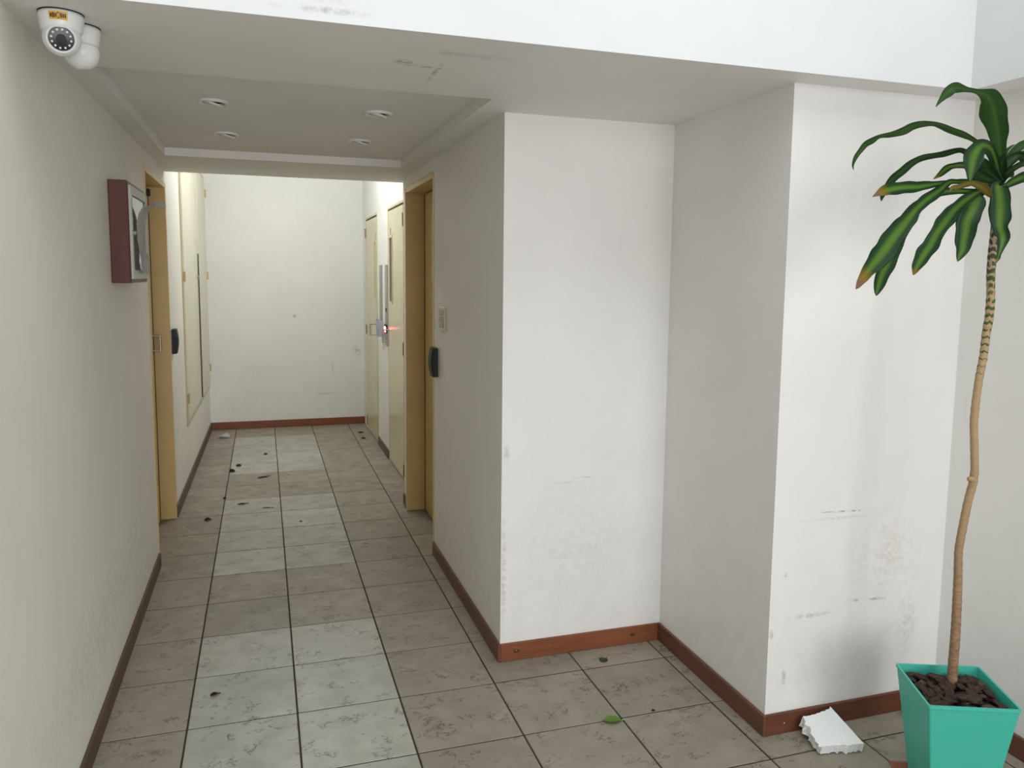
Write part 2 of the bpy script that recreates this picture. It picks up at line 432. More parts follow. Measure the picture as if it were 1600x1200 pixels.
for i, (kx, ky) in enumerate(((4.37, YA - BT), (5.80, YA - BT))):
    b = bmesh.new(); lathe(b, [(0, .0015), (.035, .001), (.036, 0)], 12, Matrix.Translation((kx, ky, .11)) @ Matrix.Rotation(math.radians(90), 4, 'X') @ Matrix.Diagonal((1, .6, 1, 1)))
    obj('wood_plug', b, mat('dark_wood_plug', (.05, .03, .02), .7), bpy.data.objects['baseboard_alcove_back'])
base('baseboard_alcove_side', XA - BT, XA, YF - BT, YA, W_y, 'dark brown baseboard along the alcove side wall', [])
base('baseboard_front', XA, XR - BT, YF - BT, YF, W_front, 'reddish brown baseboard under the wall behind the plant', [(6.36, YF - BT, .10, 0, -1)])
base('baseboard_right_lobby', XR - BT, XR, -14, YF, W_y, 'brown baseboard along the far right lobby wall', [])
base('baseboard_right_rear', XE - BT, XE, E2 + .03, E3 - .03, W_dirty, 'short worn baseboard between the two lift doors')
base('baseboard_pilaster', 4.215 - BT, 4.215, 6.48, 6.86, W_dirty, 'short worn baseboard past the right doorway')

# ------------------------------------------------------------------ doors
def handle(parent, x, y, z0, z1, out, m=STEEL, plate=True, w=.02):
    bm = bmesh.new()
    s = 1 if out > 0 else -1
    tube(bm, [(x, y, z0), (x + out, y, z0), (x + out, y, z0 + .015)], .016, 8)
    tube(bm, [(x, y, z1), (x + out, y, z1), (x + out, y, z1 - .015)], .016, 8)
    tube(bm, [(x + out, y, z0 - .01), (x + out, y, z1 + .01)], .019, 8)
    h = obj('pull_handle', bm, m, parent, smooth=False)
    if plate:
        bm = bmesh.new(); bbox(bm, min(x, x + s * .014), max(x, x + s * .014), y - .055, y + .055, z0 - .08, z1 + .08, bev=.004)
        obj('handle_plate', bm, m, parent)
def hinge(parent, x, y, z, out, m=HINGE, h=.13):
    bm = bmesh.new(); tube(bm, [(x + out * .5, y, z - h), (x + out * .5, y, z + h)], abs(out) * .6, 8)
    bbox(bm, min(x, x + out * .5), max(x, x + out * .5), y - .04, y + .04, z - h, z + h, bev=.003)
    obj('hinge', bm, m, parent)
# left flat door: recess with jambs, head and a closed leaf deep in the wall
d = thing('door_1', (0.0, 5.8, 0), 'yellow flat entrance door set deep in the left wall', 'door'); d['kind'] = 'structure'
XLf = .02
bm = bmesh.new(); bbox(bm, XLf - .06, XL + .018, Y1 - .0, Y1 + .09, 0.002, ZH + .09, bev=.006); obj('jamb', bm, Y_jamb, d)
bm = bmesh.new(); bbox(bm, XLf - .06, XL + .012, Y0 - .012, Y0 + .05, 0.002, ZH + .09, bev=.006); obj('jamb', bm, Y_jamb, d)
bm = bmesh.new(); bbox(bm, XLf - .06, XL + .016, Y0 + .05, Y1, ZH, ZH + .09, bev=.006); obj('frame_head', bm, Y_jamb, d)
leaf = obj('door_leaf', BB(XLf - .11, XLf, Y0 + .06, Y1 - .20, .03, ZH - .02, bev=.008), Y_leaf, d)
obj('dark_gap', B(XLf - .055, XLf - .012, Y1 - .20, Y1 - .001, .02, ZH - .02), DARKGAP, d)
handle(leaf, XLf, 6.62, 2.98, 3.22, .13)
for z in (.9, 4.9): hinge(leaf, XLf, Y0 + .1, z, .04)
bm = bmesh.new(); bbox(bm, XLf, XLf + .05, 6.66, 6.78, ZH - .17, ZH - .06, bev=.006); obj('closer_bracket', bm, BLACK, d)
# right flat door
d = thing('door_2', (4.5, 5.2, 0), 'yellow flat entrance door set deep in the right corridor wall', 'door'); d['kind'] = 'structure'
XRf, YR0, YR1, ZR = 4.49, 4.02, 6.38, 5.68
bm = bmesh.new(); bbox(bm, XC - .02, XRf + .06, YR1, YR1 + .085, 0.002, ZR + .09, bev=.006); obj('jamb', bm, Y_jamb, d)
bm = bmesh.new(); bbox(bm, XC - .012, XRf + .06, YR0 - .002, YR0 + .06, 0.002, ZR + .09, bev=.006); obj('jamb', bm, Y_jamb, d)
bm = bmesh.new(); bbox(bm, XC - .016, XRf + .06, YR0 + .06, YR1, ZR, ZR + .09, bev=.006); obj('frame_head', bm, Y_jamb, d)
leaf = obj('door_leaf', BB(XRf, XRf + .11, YR0 + .07, YR1 - .12, .03, ZR - .02, bev=.008), Y_leaf, d)
obj('dark_gap', B(XRf + .012, XRf + .055, YR1 - .12, YR1 - .001, .02, ZR - .02), DARKGAP, d)
handle(leaf, XRf, YR0 + .3, 2.98, 3.22, -.12)
# lift doors
def lift(name, y0, y1, zt, wy0, wy1, sy, hinge_y, hy, gm, label):
    d = thing(name, (XE, (y0 + y1) / 2, 0), label, 'door'); d['kind'] = 'structure'
    bm = bmesh.new()
    bbox(bm, XE - .012, XE + .10, y0, y0 + .05, 0.002, zt + .05, bev=.004)
    bbox(bm, XE - .012, XE + .10, y1 - .05, y1, 0.002, zt + .05, bev=.004)
    bbox(bm, XE - .012, XE + .10, y0 + .05, y1 - .05, zt, zt + .05, bev=.004)
    obj('frame', bm, Y_lift, d)
    ya, yb = y0 + .15, y1 - .065
    obj('dark_gap', B(XE + .03, XE + .09, y0 + .05, y0 + .15, .03, zt), DARKGAP, d)
    obj('dark_gap', B(XE + .03, XE + .09, y0 + .15, y1 - .05, zt - .035, zt), DARKGAP, d)
    bm = bmesh.new(); x0, x1 = XE - .008, XE + .09
    for a in ((ya, wy0, .03, zt - .04), (wy1, yb, .03, zt - .04), (wy0, wy1, .03, 3.68), (wy0, wy1, 5.07, zt - .04)):
        box(bm, x0, x1, *a)
    leaf = obj('door_leaf', bm, Y_lift, d)
    bm = bmesh.new()
    for a in ((wy0 - .05, wy0, 3.62, 5.13), (wy1, wy1 + .05, 3.62, 5.13), (wy0, wy1, 3.62, 3.68), (wy0, wy1, 5.07, 5.13)):
        bbox(bm, x0 - .014, x0 + .002, *a, bev=.003)
    wf = obj('window_frame', bm, Y_lift, leaf)
    obj('pane', B(XE + .03, XE + .045, wy0, wy1, 3.68, 5.07), gm, leaf)
    bm = bmesh.new(); bbox(bm, x0 - .008, x0 + .001, sy - .05, sy + .05, 5.15, 5.28, bev=.002); obj('floor_number_plate', bm, STEELD, leaf)
    handle(leaf, x0, hy, 2.75, 3.02, -.15, STEEL, False)
    for z in (5.37, 2.76, .22): hinge(leaf, x0, hinge_y, z, -.028)
    return d
lift('door_3', E1, E2, EZ, 9.93, 10.28, 10.16, E1 + .12, 10.44, GLASSD, 'pale yellow lift door with dark slit window, nearer of the two')
lift('door_4', E3, E4, EZ + .02, 12.55, 12.86, 12.68, E4 - .06, 12.62, GLASSL, 'pale yellow lift door with narrow slit window beside the end wall')

# call panels between the lifts
for nm, (ya, yb, za), lab in (('lift_call_panel', (10.62, 10.98, 2.62), 'steel lift call panel with red lit display, right beside nearer lift door'),
                              ('lift_call_panel', (11.52, 11.92, 2.9), 'plain steel lift call panel beside the farther lift door')):
    d = thing(nm, (XE, (ya + yb) / 2, za), lab, 'call panel', 'steel call panels between the lifts')
    obj('face_plate', BB(XE - .02, XE - .001, ya, yb, za, 4.49, bev=.004), STEELD, d)
    if ya < 11:
        obj('keyhole', BB(XE - .03, XE - .019, ya + .08, yb - .1, 3.42, 3.50, bev=.003), BLACK, d)
        bz = obj('display', BB(XE - .05, XE - .019, ya + .04, yb - .04, 2.92, 3.12, bev=.006), BLACK, d)
        obj('lit_digits', BB(XE - .056, XE - .0485, ya + .07, yb - .07, 2.98, 3.07, bev=.002), WHTLED, bz)
        obj('red_window', BB(XE - .0535, XE - .0485, ya + .05, yb - .05, 2.945, 2.975, bev=.001), REDLED, bz)
        obj('button', BB(XE - .035, XE - .019, ya + .12, yb - .12, 2.74, 2.84, bev=.004), STEEL, d)
    else:
        obj('key_switch', BB(XE - .03, XE - .019, ya + .1, yb - .1, 3.9, 4.1, bev=.003), STEEL, d)
        obj('button', BB(XE - .035, XE - .019, ya + .12, yb - .12, 3.0, 3.1, bev=.004), STEEL, d)
l = bpy.data.lights.new('display_glow', 'POINT'); l.energy = .09; l.color = (1, .05, .07); l.shadow_soft_size = .01
lo = bpy.data.objects.new('display_glow', l); COL.objects.link(lo); lo.location = Vector((XE - .12, 10.8, 3.02)) * S
# curled paper notice taped over the bottom of the panels
bm = bmesh.new(); n = 8; g = []
for i in range(n + 1):
    for j in range(4):
        f = i / n; k = j / 3
        y = 11.05 + f * .55; x = XE - .03 - .14 * math.sin(f * math.pi * .9) ** 1.2 - .02 * k
        z = 2.82 + k * .38 + .05 * f * k - .05 * f
        g.append(bm.verts.new((x, y, z)))
for i in range(n):
    for j in range(3): bm.faces.new((g[i * 4 + j], g[i * 4 + j + 1], g[i * 4 + j + 5], g[i * 4 + j + 4]))
bmesh.ops.solidify(bm, geom=bm.faces[:], thickness=.006)
tag(obj('paper_notice', bm, PAPERB), 'curled bluish white notice taped between the lift call panels', 'paper')

# built-in cupboard with two tall cream doors in the left rear wall
d = thing('wall_cupboard', (XL, 12, 1.2), 'tall cream two door cupboard built into left rear wall', 'cupboard')
def skbox(bm, xa, xb, y0, y1, z0, z1):
    for v in box(bm, xa, xb, y0, y1, z0, z1): v.co.x += skew(v.co.y)
bm = bmesh.new(); skbox(bm, -.3, -.03, c0 + .02, c1 - .02, 1.21, 6.74); obj('carcass', bm, Y_cab, d)
bm = bmesh.new()
for a in ((c0, c0 + .13, 1.2, 6.75), (c1 - .10, c1, 1.2, 6.75), (c0 + .13, c1 - .10, 1.2, 1.30), (c0 + .13, c1 - .10, 6.65, 6.75)): skbox(bm, -.03, .020, *a)
obj('frame', bm, Y_frame, d)
cm = 12.55
for i, (a, b_, hy, pr) in enumerate(((c0 + .14, cm - .05, c0 + .14, .026), (cm + .05, c1 - .11, c1 - .11, .047))):
    bm = bmesh.new(); skbox(bm, -.02, pr, a, b_, 1.31, 6.64); dr = obj('door', bm, Y_cab, d)
    for z in (1.75, 4.18, 6.3):
        bm = bmesh.new(); xx = skew(hy) + pr
        tube(bm, [(xx + .015, hy, z - .10), (xx + .015, hy, z + .10)], .018, 8); bbox(bm, xx, xx + .012, hy - .07, hy + .07, z - .10, z + .10, bev=.002)
        obj('hinge', bm, BRASS, dr)
    if i == 0:
        bm = bmesh.new(); lathe(bm, [(0, .05), (.03, .045), (.045, .02), (.03, 0), (0, 0)], 12, Matrix.Translation((skew(12.4) + pr, 12.4, 4.15)) @ Matrix.Rotation(math.radians(90), 4, 'Y'))
        obj('lock_knob', bm, STEELD, dr)
    else:
        bm = bmesh.new(); skbox(bm, .0, pr + .002, a - .03, a - .001, 1.31, 4.7); obj('worn_edge', bm, WORN, dr)

# ------------------------------------------------------------------ card readers by the two flat doors
def reader(x, y, z, s, label):
    d = thing('card_reader', (x, y, z), label, 'card reader', 'card readers beside the flat doors')
    bm = bmesh.new(); prof = []
    for i in range(13):
        f = i / 12; zz = z + f * .425; dd = .082 + .026 * math.sin(math.pi * f)
        prof.append((zz, dd))
    a = []
    for zz, dd in prof:
        a.append([bm.verts.new((x + s * q, yy, zz)) for q, yy in ((.012, y - .14), (dd * .75, y - .14), (dd, y - .10), (dd, y + .10), (dd * .75, y + .14), (.012, y + .14))])
    for p, q in zip(a, a[1:]):
        for k in range(6): bm.faces.new((p[k], p[(k + 1) % 6], q[(k + 1) % 6], q[k]))
    bm.faces.new(a[0]); bm.faces.new(a[-1][::-1])
    obj('housing', bm, BLACK, d)
    bm = bmesh.new(); x0, x1 = sorted((x, x + s * .012)); bbox(bm, x0, x1, y - .12, y + .12, z + .02, z + .41, bev=.002); obj('back_plate', bm, GREYM, d)
reader(skew(7.3), 7.36, 2.86, 1, 'black curved card reader on left wall just past the yellow doorway')
reader(XC, 3.83, 2.785, -1, 'black curved card reader on right wall below the cream switch plate')
# switch plate
d = thing('switch_plate', (XC, 3.38, 3.64), 'cream switch plate with worn rocker buttons on right corridor wall', 'switch')
pl = obj('plate', BB(XC - .03, XC - .001, 3.20, 3.56, 3.48, 3.82, bev=.008), CREAMP, d)
for z in (3.53, 3.62, 3.71): obj('rocker', BB(XC - .042, XC - .028, 3.26, 3.50, z, z + .075, bev=.005), CREAMD, d)

# ------------------------------------------------------------------ glazed notice box on the left wall
nx1, ny0, ny1, nz0, nz1 = .432, 1.78, 3.05, 4.145, 5.23
d = thing('notice_box', (XL, 2.2, nz0), 'shallow mahogany notice box with grey glazed door on left wall', 'notice box')
x0 = XL + .004
obj('side_board', BB(x0, nx1, ny0, ny0 + .06, nz0, nz1, bev=.006), W_z, d)
obj('side_board', BB(x0, nx1, ny1 - .06, ny1, nz0, nz1, bev=.006), W_z, d)
obj('top_board', BB(x0, nx1, ny0 + .06, ny1 - .06, nz1 - .06, nz1, bev=.006), W_y, d)
obj('bottom_board', BB(x0, nx1, ny0 + .06, ny1 - .06, nz0, nz0 + .06, bev=.006), W_y, d)
obj('back_panel', B(x0, x0 + .02, ny0 + .06, ny1 - .06, nz0 + .06, nz1 - .06), mat('maroon_felt', (.07, .025, .03), .9), d)
fy0, fy1, fz0, fz1 = ny0 + .035, ny1 - .02, nz0 + .04, nz1 - .045
bm = bmesh.new(); fx0, fx1 = nx1, nx1 + .03
for a in ((fy0, fy0 + .075, fz0, fz1), (fy1 - .075, fy1, fz0, fz1), (fy0 + .075, fy1 - .075, fz0, fz0 + .10), (fy0 + .075, fy1 - .075, fz1 - .10, fz1)):
    bbox(bm, fx0, fx1, *a, bev=.005)
fr = obj('door_frame', bm, GREYM, d)
gl = mat('clear_glass', (1, 1, 1), .03); gl.node_tree.nodes['Principled BSDF'].inputs['Transmission Weight'].default_value = 1; gl.node_tree.nodes['Principled BSDF'].inputs['IOR'].default_value = 1.12
obj('pane', B(nx1 + .008, nx1 + .014, fy0 + .075, fy1 - .075, fz0 + .10, fz1 - .10), gl, fr)
bm = bmesh.new(); lathe(bm, [(0, .03), (.02, .03), (.026, .015), (.026, 0), (0, 0)], 12, Matrix.Translation((fx1, fy0 + .035, 4.68)) @ Matrix.Rotation(math.radians(90), 4, 'Y')); obj('lock', bm, STEELD, fr)
# papers: one inside, one curling out of the door top
def sheet(name, pts, wv, m, label, cat='paper', group=None):
    bm = bmesh.new(); rows = []
    for it in pts:
        p, wdt = Vector(it[0]), it[1]; wv_ = (Vector(wv) + Vector((0, 0, it[2] if len(it) > 2 else 0))).normalized()
        rows.append([bm.verts.new(p + wv_ * wdt * (k / 4 - .5) + Vector((.008 * math.sin(k * 1.7 + p.z * 9), 0, .008 * math.cos(k * 2.1)))) for k in range(5)])
    for a, b in zip(rows, rows[1:]):
        for k in range(4): bm.faces.new((a[k], a[k + 1], b[k + 1], b[k]))
    bmesh.ops.solidify(bm, geom=bm.faces[:], thickness=.004)
    return tag(obj(name, bm, m), label, cat, group)
sheet('paper_notice', [((x0 + .05, 2.2, 4.30), .5), ((x0 + .07, 2.2, 4.6), .5), ((x0 + .05, 2.15, 4.98), .5)], (0, 1, 0), PAPER, 'pale notice sheet pinned inside the mahogany notice box')
cur = [((fx1 + .020, 2.52, 4.25), .62, 0), ((fx1 + .03, 2.42, 4.40), .66, 0), ((fx1 + .018, 2.36, 4.60), .62, 0), ((fx1 + .022, 2.34, 4.78), .62, 0), ((fx1 + .035, 2.36, 4.90), .62, .03),
       ((fx1 + .065, 2.40, 4.985), .62, .08), ((fx1 + .11, 2.46, 5.03), .58, .15), ((fx1 + .16, 2.52, 5.05), .54, .2), ((fx1 + .205, 2.58, 5.04), .48, .24), ((fx1 + .24, 2.62, 5.01), .28, .25)]
sheet('paper_notice', cur, (0, 1, 0), PAPER, 'crumpled white paper strip curling off front of the notice box')

# ------------------------------------------------------------------ cameras on the soffit
def turret(cx, cy, aim, label, sticker):
    d = thing('security_camera', (cx, cy, ZC), label, 'camera', 'dome cameras under the ceiling')
    T = Matrix.Translation((cx, cy, ZC))
    bm = bmesh.new(); lathe(bm, [(0, 0), (.137, 0), (.137, -.006), (.128, -.008), (0, -.008)], 40, T); obj('gasket', bm, BLACK, d)
    bm = bmesh.new(); lathe(bm, [(.0, -.008), (.134, -.008), (.136, -.03), (.132, -.06), (.127, -.09), (.122, -.115), (.112, -.128), (.05, -.13), (0, -.13)], 40, T); obj('housing', bm, WPLAST, d, smooth=True)
    a = Vector(aim).normalized(); c = Vector((cx, cy, ZC - .165)) + Vector((a.x, a.y, 0)) * .030
    bm = bmesh.new(); rot = Vector((0, 0, 1)).rotation_difference(a).to_matrix().to_4x4()
    prof = [(0, -.112)] + [(.114 * math.sin(math.radians(t)), -.114 * math.cos(math.radians(t))) for t in range(15, 125, 10)] + [(.092, .064), (.086, .078), (.080, .079), (.077, .07), (0, .07)]
    M = Matrix.Translation(c) @ rot
    lathe(bm, prof, 40, M); eye = obj('eyeball', bm, WPLAST, d, smooth=True)
    bm = bmesh.new(); lathe(bm, [(0, .078), (.070, .077), (.074, .071), (0, .0705)], 32, M); ln = obj('lens_window', bm, LENS, d)
    bm = bmesh.new(); lathe(bm, [(0, .0815), (.026, .080), (.030, .0765), (0, .0765)], 24, M); obj('lens', bm, BLACK, ln)
    bm = bmesh.new()
    for k in range(12):
        an = 2 * math.pi * k / 12
        lathe(bm, [(0, .081), (.0065, .0805), (.0075, .077), (0, .0765)], 8, M @ Matrix.Translation((.057 * math.cos(an), .057 * math.sin(an), 0)))
    obj('infrared_diodes', bm, IRLED, ln)
    if sticker:
        # label wrapped round the upper housing, facing the lobby
        ac = math.atan2(aim[1], aim[0]) - .06
        def wrap(u, v, off):
            an = ac + u; z = -.028 - v; rr = .1362 - max(0, (v - .005)) * .14 + off
            return Vector((cx + rr * math.cos(an), cy + rr * math.sin(an), ZC + z))
        def patch(u0, u1, v0, v1, off, n=10):
            bm = bmesh.new(); A = [[bm.verts.new(wrap(u0 + (u1 - u0) * i / n, v, off)) for i in range(n + 1)] for v in (v0, (v0 + v1) / 2, v1)]
            for p, q in zip(A, A[1:]):
                for i in range(n): bm.faces.new((p[i], p[i + 1], q[i + 1], q[i]))
            return bm
        st = obj('sticker', patch(-.42, .38, -.004, .045, .003), YSTK, d)
        for u0, u1, vv in ((-.36, -.27, 0), (-.25, -.17, .004), (-.15, -.09, 0), (.08, .14, .003), (.16, .23, 0), (.25, .31, 0)):
            obj('printed_letter', patch(u0, u1, .010 - vv, .033 + vv, .0045, 3), BRINK, st)
        bm = bmesh.new(); ring = []
        for i in range(20):
            t = 2 * math.pi * i / 20
            ring.append([bm.verts.new(wrap(-.01 + q * .065 * math.cos(t), .021 + q * .019 * math.sin(t), .0046)) for q in (1, .72)])
        for i in range(20): bm.faces.new((ring[i][0], ring[(i + 1) % 20][0], ring[(i + 1) % 20][1], ring[i][1]))
        obj('printed_ring', bm, BRINK, st)
turret(.553, -1.545, (.15, -1.0, -.28), 'white dome security camera with yellow sticker, lens facing the lobby', True)
turret(.60, -1.255, (.25, 1.0, -.45), 'white dome security camera behind the stickered one, facing the corridor', False)

# ------------------------------------------------------------------ recessed spots in the tray
spots = [(1.32, 1.57, 'front left'), (3.05, 1.55, 'front right'), (1.37, 3.60, 'rear left'), (3.07, 3.52, 'rear right')]
for (sx, sy, wh) in spots:
    d = thing('recessed_spotlight', (sx, sy, TZ), 'unlit white tilting recessed spotlight, %s of the four in the ceiling tray' % wh, 'spotlight', 'recessed spotlights in the ceiling tray')
    T = Matrix.Translation((sx, sy, TZ))
    bm = bmesh.new(); lathe(bm, [(.155, 0), (.157, -.012), (.140, -.030), (.118, -.022), (.112, .0), (.112, -.0005), (.155, -.0005)], 40, T); obj('trim_ring', bm, WPLAST, d, smooth=True)
    bm = bmesh.new(); lathe(bm, [(0, -.0015), (.116, -.0015), (.116, -.0005), (0, -.0005)], 32, T); obj('recess', bm, DARKGAP, d)
    M = T @ Matrix.Translation((0, 0, -.012)) @ Matrix.Rotation(math.radians(16), 4, 'Y') @ Matrix.Rotation(math.radians(8), 4, 'X')
    bm = bmesh.new(); lathe(bm, [(.100, .0), (.100, -.018), (.086, -.024), (.066, -.016), (.062, -.002), (.062, .0), (.100, .0)], 32, M); g = obj('gimbal_ring', bm, WPLAST, d, smooth=True)
    bm = bmesh.new(); lathe(bm, [(0, -.008), (.03, -.010), (.062, -.006), (.064, -.002), (0, -.002)], 24, M); obj('lamp_glass', bm, mat('spot_glass', (.10, .10, .09), .15), g)

# ------------------------------------------------------------------ potted dracaena
def at(u, v, Y):
    dr = RT * ((u - 815.97) / 1245.92) - UP * ((v - 569.21) / 1245.92) + FW
    return CL + dr * ((Y - CL.y) / dr.y)
def px(P): return (P - CL).dot(FW) / 1245.92       # module size of one photo pixel at P
PC = Vector((7.055, -2.912, 0)); ang = math.atan2(-2.47 - -2.912 - .442 + .442, 0)
rim = [Vector((6.87, -2.47)), Vector((6.60, -3.10)), Vector((7.24, -3.36)), Vector((7.51, -2.72))]
pc2 = sum(rim, Vector((0, 0))) / 4
plant = thing('potted_dracaena', (pc2.x, pc2.y, .05), 'tall striped dracaena in a square tapered green pot by the corner', 'plant')
def GREEN():
    m = mat('green_plastic', (0.06, 0.50, 0.39), 0.42, spec=0.4); t = NT(m); o = t.obj()
    n = t.noise(o, 9, 5, 0.65); n2 = t.noise(o, 30, 4, 0.7)
    c = t.mix(t.ramp(n, 0.55, 0.75, 0, .35), (0.06, 0.50, 0.39), (0.10, 0.43, 0.35)); c = t.mix(t.ramp(n2, 0.66, 0.78, 0, .25), c, (0.05, 0.36, 0.27))
    t.rgb(c); return m
G = GREEN()
def sq(s, z, bm, off=0.0):
    out = []
    for k in range(4):
        v = (rim[k] - pc2); v = v * s - v.normalized() * off
        out.append(bm.verts.new((pc2.x + v.x, pc2.y + v.y, z)))
    return out
bm = bmesh.new()
RZ = 1.0
prof = [(.66, .052, 0), (.992, RZ - .025, 0), (1.012, RZ - .022, 0), (1.012, RZ, 0), (.965, RZ, 0), (.950, RZ - .05, 0), (.64, .09, .04)]
def rsq(s, z, bm, r=.022):
    out = []
    cs = [pc2 + (v - pc2) * s for v in rim]
    for k in range(4):
        a = (cs[k - 1] - cs[k]).normalized(); b = (cs[(k + 1) % 4] - cs[k]).normalized()
        for q in (0, .25, .5, .75, 1):
            p = cs[k] + (a * (1 - q) ** 2 + b * q ** 2) * r
            out.append(bm.verts.new((p.x, p.y, z)))
    return out
rings = [rsq(s, z, bm) for s, z, off in prof]
nr = len(rings[0])
for a, b in zip(rings, rings[1:]):
    for k in range(nr): bm.faces.new((a[k], a[(k + 1) % nr], b[(k + 1) % nr], b[k]))
bm.faces.new(rings[0]); bm.faces.new(rings[-1])
obj('pot', bm, G, plant)
SOIL = mat('dark_soil', (0.018, 0.013, 0.010), .95)
bm = bmesh.new(); a = sq(.90, RZ - .10, bm); b = sq(.87, RZ - .16, bm); bm.faces.new(a)
for k in range(4): bm.faces.new((a[k], a[(k + 1) % 4], b[(k + 1) % 4], b[k]))
bm.faces.new(b); obj('soil', bm, SOIL, plant)
def bark_mat():
    m = mat('bark_mulch', (0.05, 0.03, 0.022), .85, spec=.3); t = NT(m); o = t.obj(); inf = t.n('ShaderNodeObjectInfo')
    n = t.noise(t.mapping(o, scale=(40, 160, 160)), 1, 5, .7)
    c = t.mix(t.ramp(n, .35, .7), (0.026, 0.016, 0.012), (0.085, 0.052, 0.038))
    c = t.mix(t.ramp(inf.outputs['Random'], .86, 1, 0, .6), c, (.17, .12, .085)); t.rgb(c); t.bump(n, .5, .002); return m
BARK = bark_mat()
chips = []
for k in range(6):
    bm = bmesh.new(); bmesh.ops.create_icosphere(bm, subdivisions=2, radius=1)
    for v in bm.verts:
        nn = mnoise.noise(v.co * 1.3 + Vector((k * 7, 0, 0)))
        v.co *= 1 + nn * .5
        v.co = Vector((v.co.x * .075, v.co.y * .045, v.co.z * .016))
    for v in bm.verts: v.co *= S
    me = bpy.data.meshes.new('bark_chip'); bm.to_mesh(me); bm.free(); me.materials.append(BARK); chips.append(me)
ex, ey = (rim[2] - rim[1]), (rim[0] - rim[1])
for i in range(150):
    u, v = R.uniform(-.47, .47), R.uniform(-.47, .47)
    p = pc2 + ex * u + ey * v; e = max(abs(u), abs(v))
    lim = .385
    if e > lim: p = pc2 + (p - pc2) * (lim / e)
    o = bpy.data.objects.new('bark_chip', R.choice(chips)); COL.objects.link(o); o.parent = plant
    o.location = (Vector((p.x, p.y, RZ - .095 + R.uniform(0, .05) + (.03 if (p - pc2).length < .2 else 0))) - Vector(plant['_o'])) * S
    ea = math.atan2(ex.y, ex.x) + (0 if abs(v) > abs(u) else math.pi / 2)
    tl = .12 if e > .33 else .45
    o.rotation_euler = (R.uniform(-tl, tl), R.uniform(-tl, tl), (ea + R.uniform(-.2, .2)) if e > .33 else R.uniform(0, 6.3)); s = R.uniform(.5, .85) if e > .33 else R.uniform(.55, 1.2); o.scale = (s, s, s * R.uniform(.8, 1.6))
# trunk
YT = -2.82
tp = [(1487, 1075, 7.2), (1489, 1040, 7.3), (1493, 990, 7), (1495, 950, 6.8), (1497, 900, 6.5), (1497.5, 860, 6.2), (1504, 825, 6.2), (1512, 785, 6.2), (1521, 752, 6.4), (1523, 735, 6.0),
      (1522.5, 700, 6), (1521.5, 660, 6), (1525, 625, 6), (1530, 590, 6), (1537, 555, 6), (1541, 520, 6.3), (1546, 495, 6.5), (1548, 465, 6.3), (1548, 430, 6.3), (1550, 400, 6.3), (1553, 370, 6), (1556, 340, 6), (1558, 315, 6), (1559, 302, 5), (1560, 292, 3)]
pts, rad = [], []
for i in range(len(tp) - 1):
    for k in range(8):
        f = k / 8; u = tp[i][0] * (1 - f) + tp[i + 1][0] * f; v = tp[i][1] * (1 - f) + tp[i + 1][1] * f; r = tp[i][2] * (1 - f) + tp[i + 1][2] * f
        P = at(u, v, YT); ring = 1 + .045 * math.sin(P.z * 95) + R.uniform(-.012, .012)
        pts.append(P); rad.append(r * px(P) * ring)
for _ in range(3):
    pts = [pts[0]] + [(pts[i - 1] + pts[i] * 2 + pts[i + 1]) / 4 for i in range(1, len(pts) - 1)] + [pts[-1]]
def trunk_mat():
    m = mat('dracaena_bark', (0.42, 0.29, 0.17), .7, spec=.3); t = NT(m); o = t.obj()
    g = t.n('ShaderNodeNewGeometry').outputs['Position']
    xyz = t.n('ShaderNodeSeparateXYZ'); t.l(g, xyz.inputs[0]); z = xyz.outputs[2]
    n = t.noise(t.mapping(g, scale=(60, 60, 160)), 1, 4, .65); n2 = t.noise(t.mapping(g, scale=(45, 45, 18)), 1, 3, .6)
    n3 = t.noise(t.mapping(g, scale=(90, 90, 30)), 1, 3, .6)
    up = t.ramp(z, .45, 1.05, 0, 1)
    c = t.mix(up, (0.23, 0.13, 0.07), (0.40, 0.275, 0.15))
    c = t.mix(t.ramp(n, .4, .7, 0, .5), c, (0.50, 0.37, 0.23))
    # leaf scars: slanted crossing lines, darker and greener towards the top
    ax = t.math('SUBTRACT', xyz.outputs[0], xyz.outputs[1])
    zig = t.math('PINGPONG', t.math('ADD', t.math('MULTIPLY', ax, 1.0), t.math('MULTIPLY', n2, .05)), .011)
    ph = t.math('FRACT', t.math('MULTIPLY', t.math('ADD', z, t.math('MULTIPLY', zig, .55)), 50.0))
    wd = t.ramp(z, 1.22, 1.52, 0.0, .62)
    sc = t.math('LESS_THAN', ph, wd)
    sc = t.math('MULTIPLY', sc, t.ramp(n3, .36, .46, 0, 1), clamp=True)
    dk = t.mix(t.ramp(z, 1.62, 1.52, 0, 1), (0.055, 0.048, 0.034), (0.06, 0.10, 0.03))
    c = t.mix(sc, c, dk)
    c = t.mix(t.math('MULTIPLY', t.ramp(z, 1.50, 1.62, 0, .75), t.math('SUBTRACT', 1.0, sc), clamp=True), c, (0.33, 0.27, 0.22))
    t.rgb(c); t.bump(n, .25, .002); return m
bm = bmesh.new(); tube(bm, pts, rad, 14)
P = at(1517, 749, YT - .05); lathe(bm, [(0, .03), (.018, .025), (.026, 0), (.02, -.03)], 8, Matrix.Translation(P) @ Matrix.Rotation(math.radians(-75), 4, 'Y'))
obj('trunk', bm, trunk_mat(), plant, smooth=True)

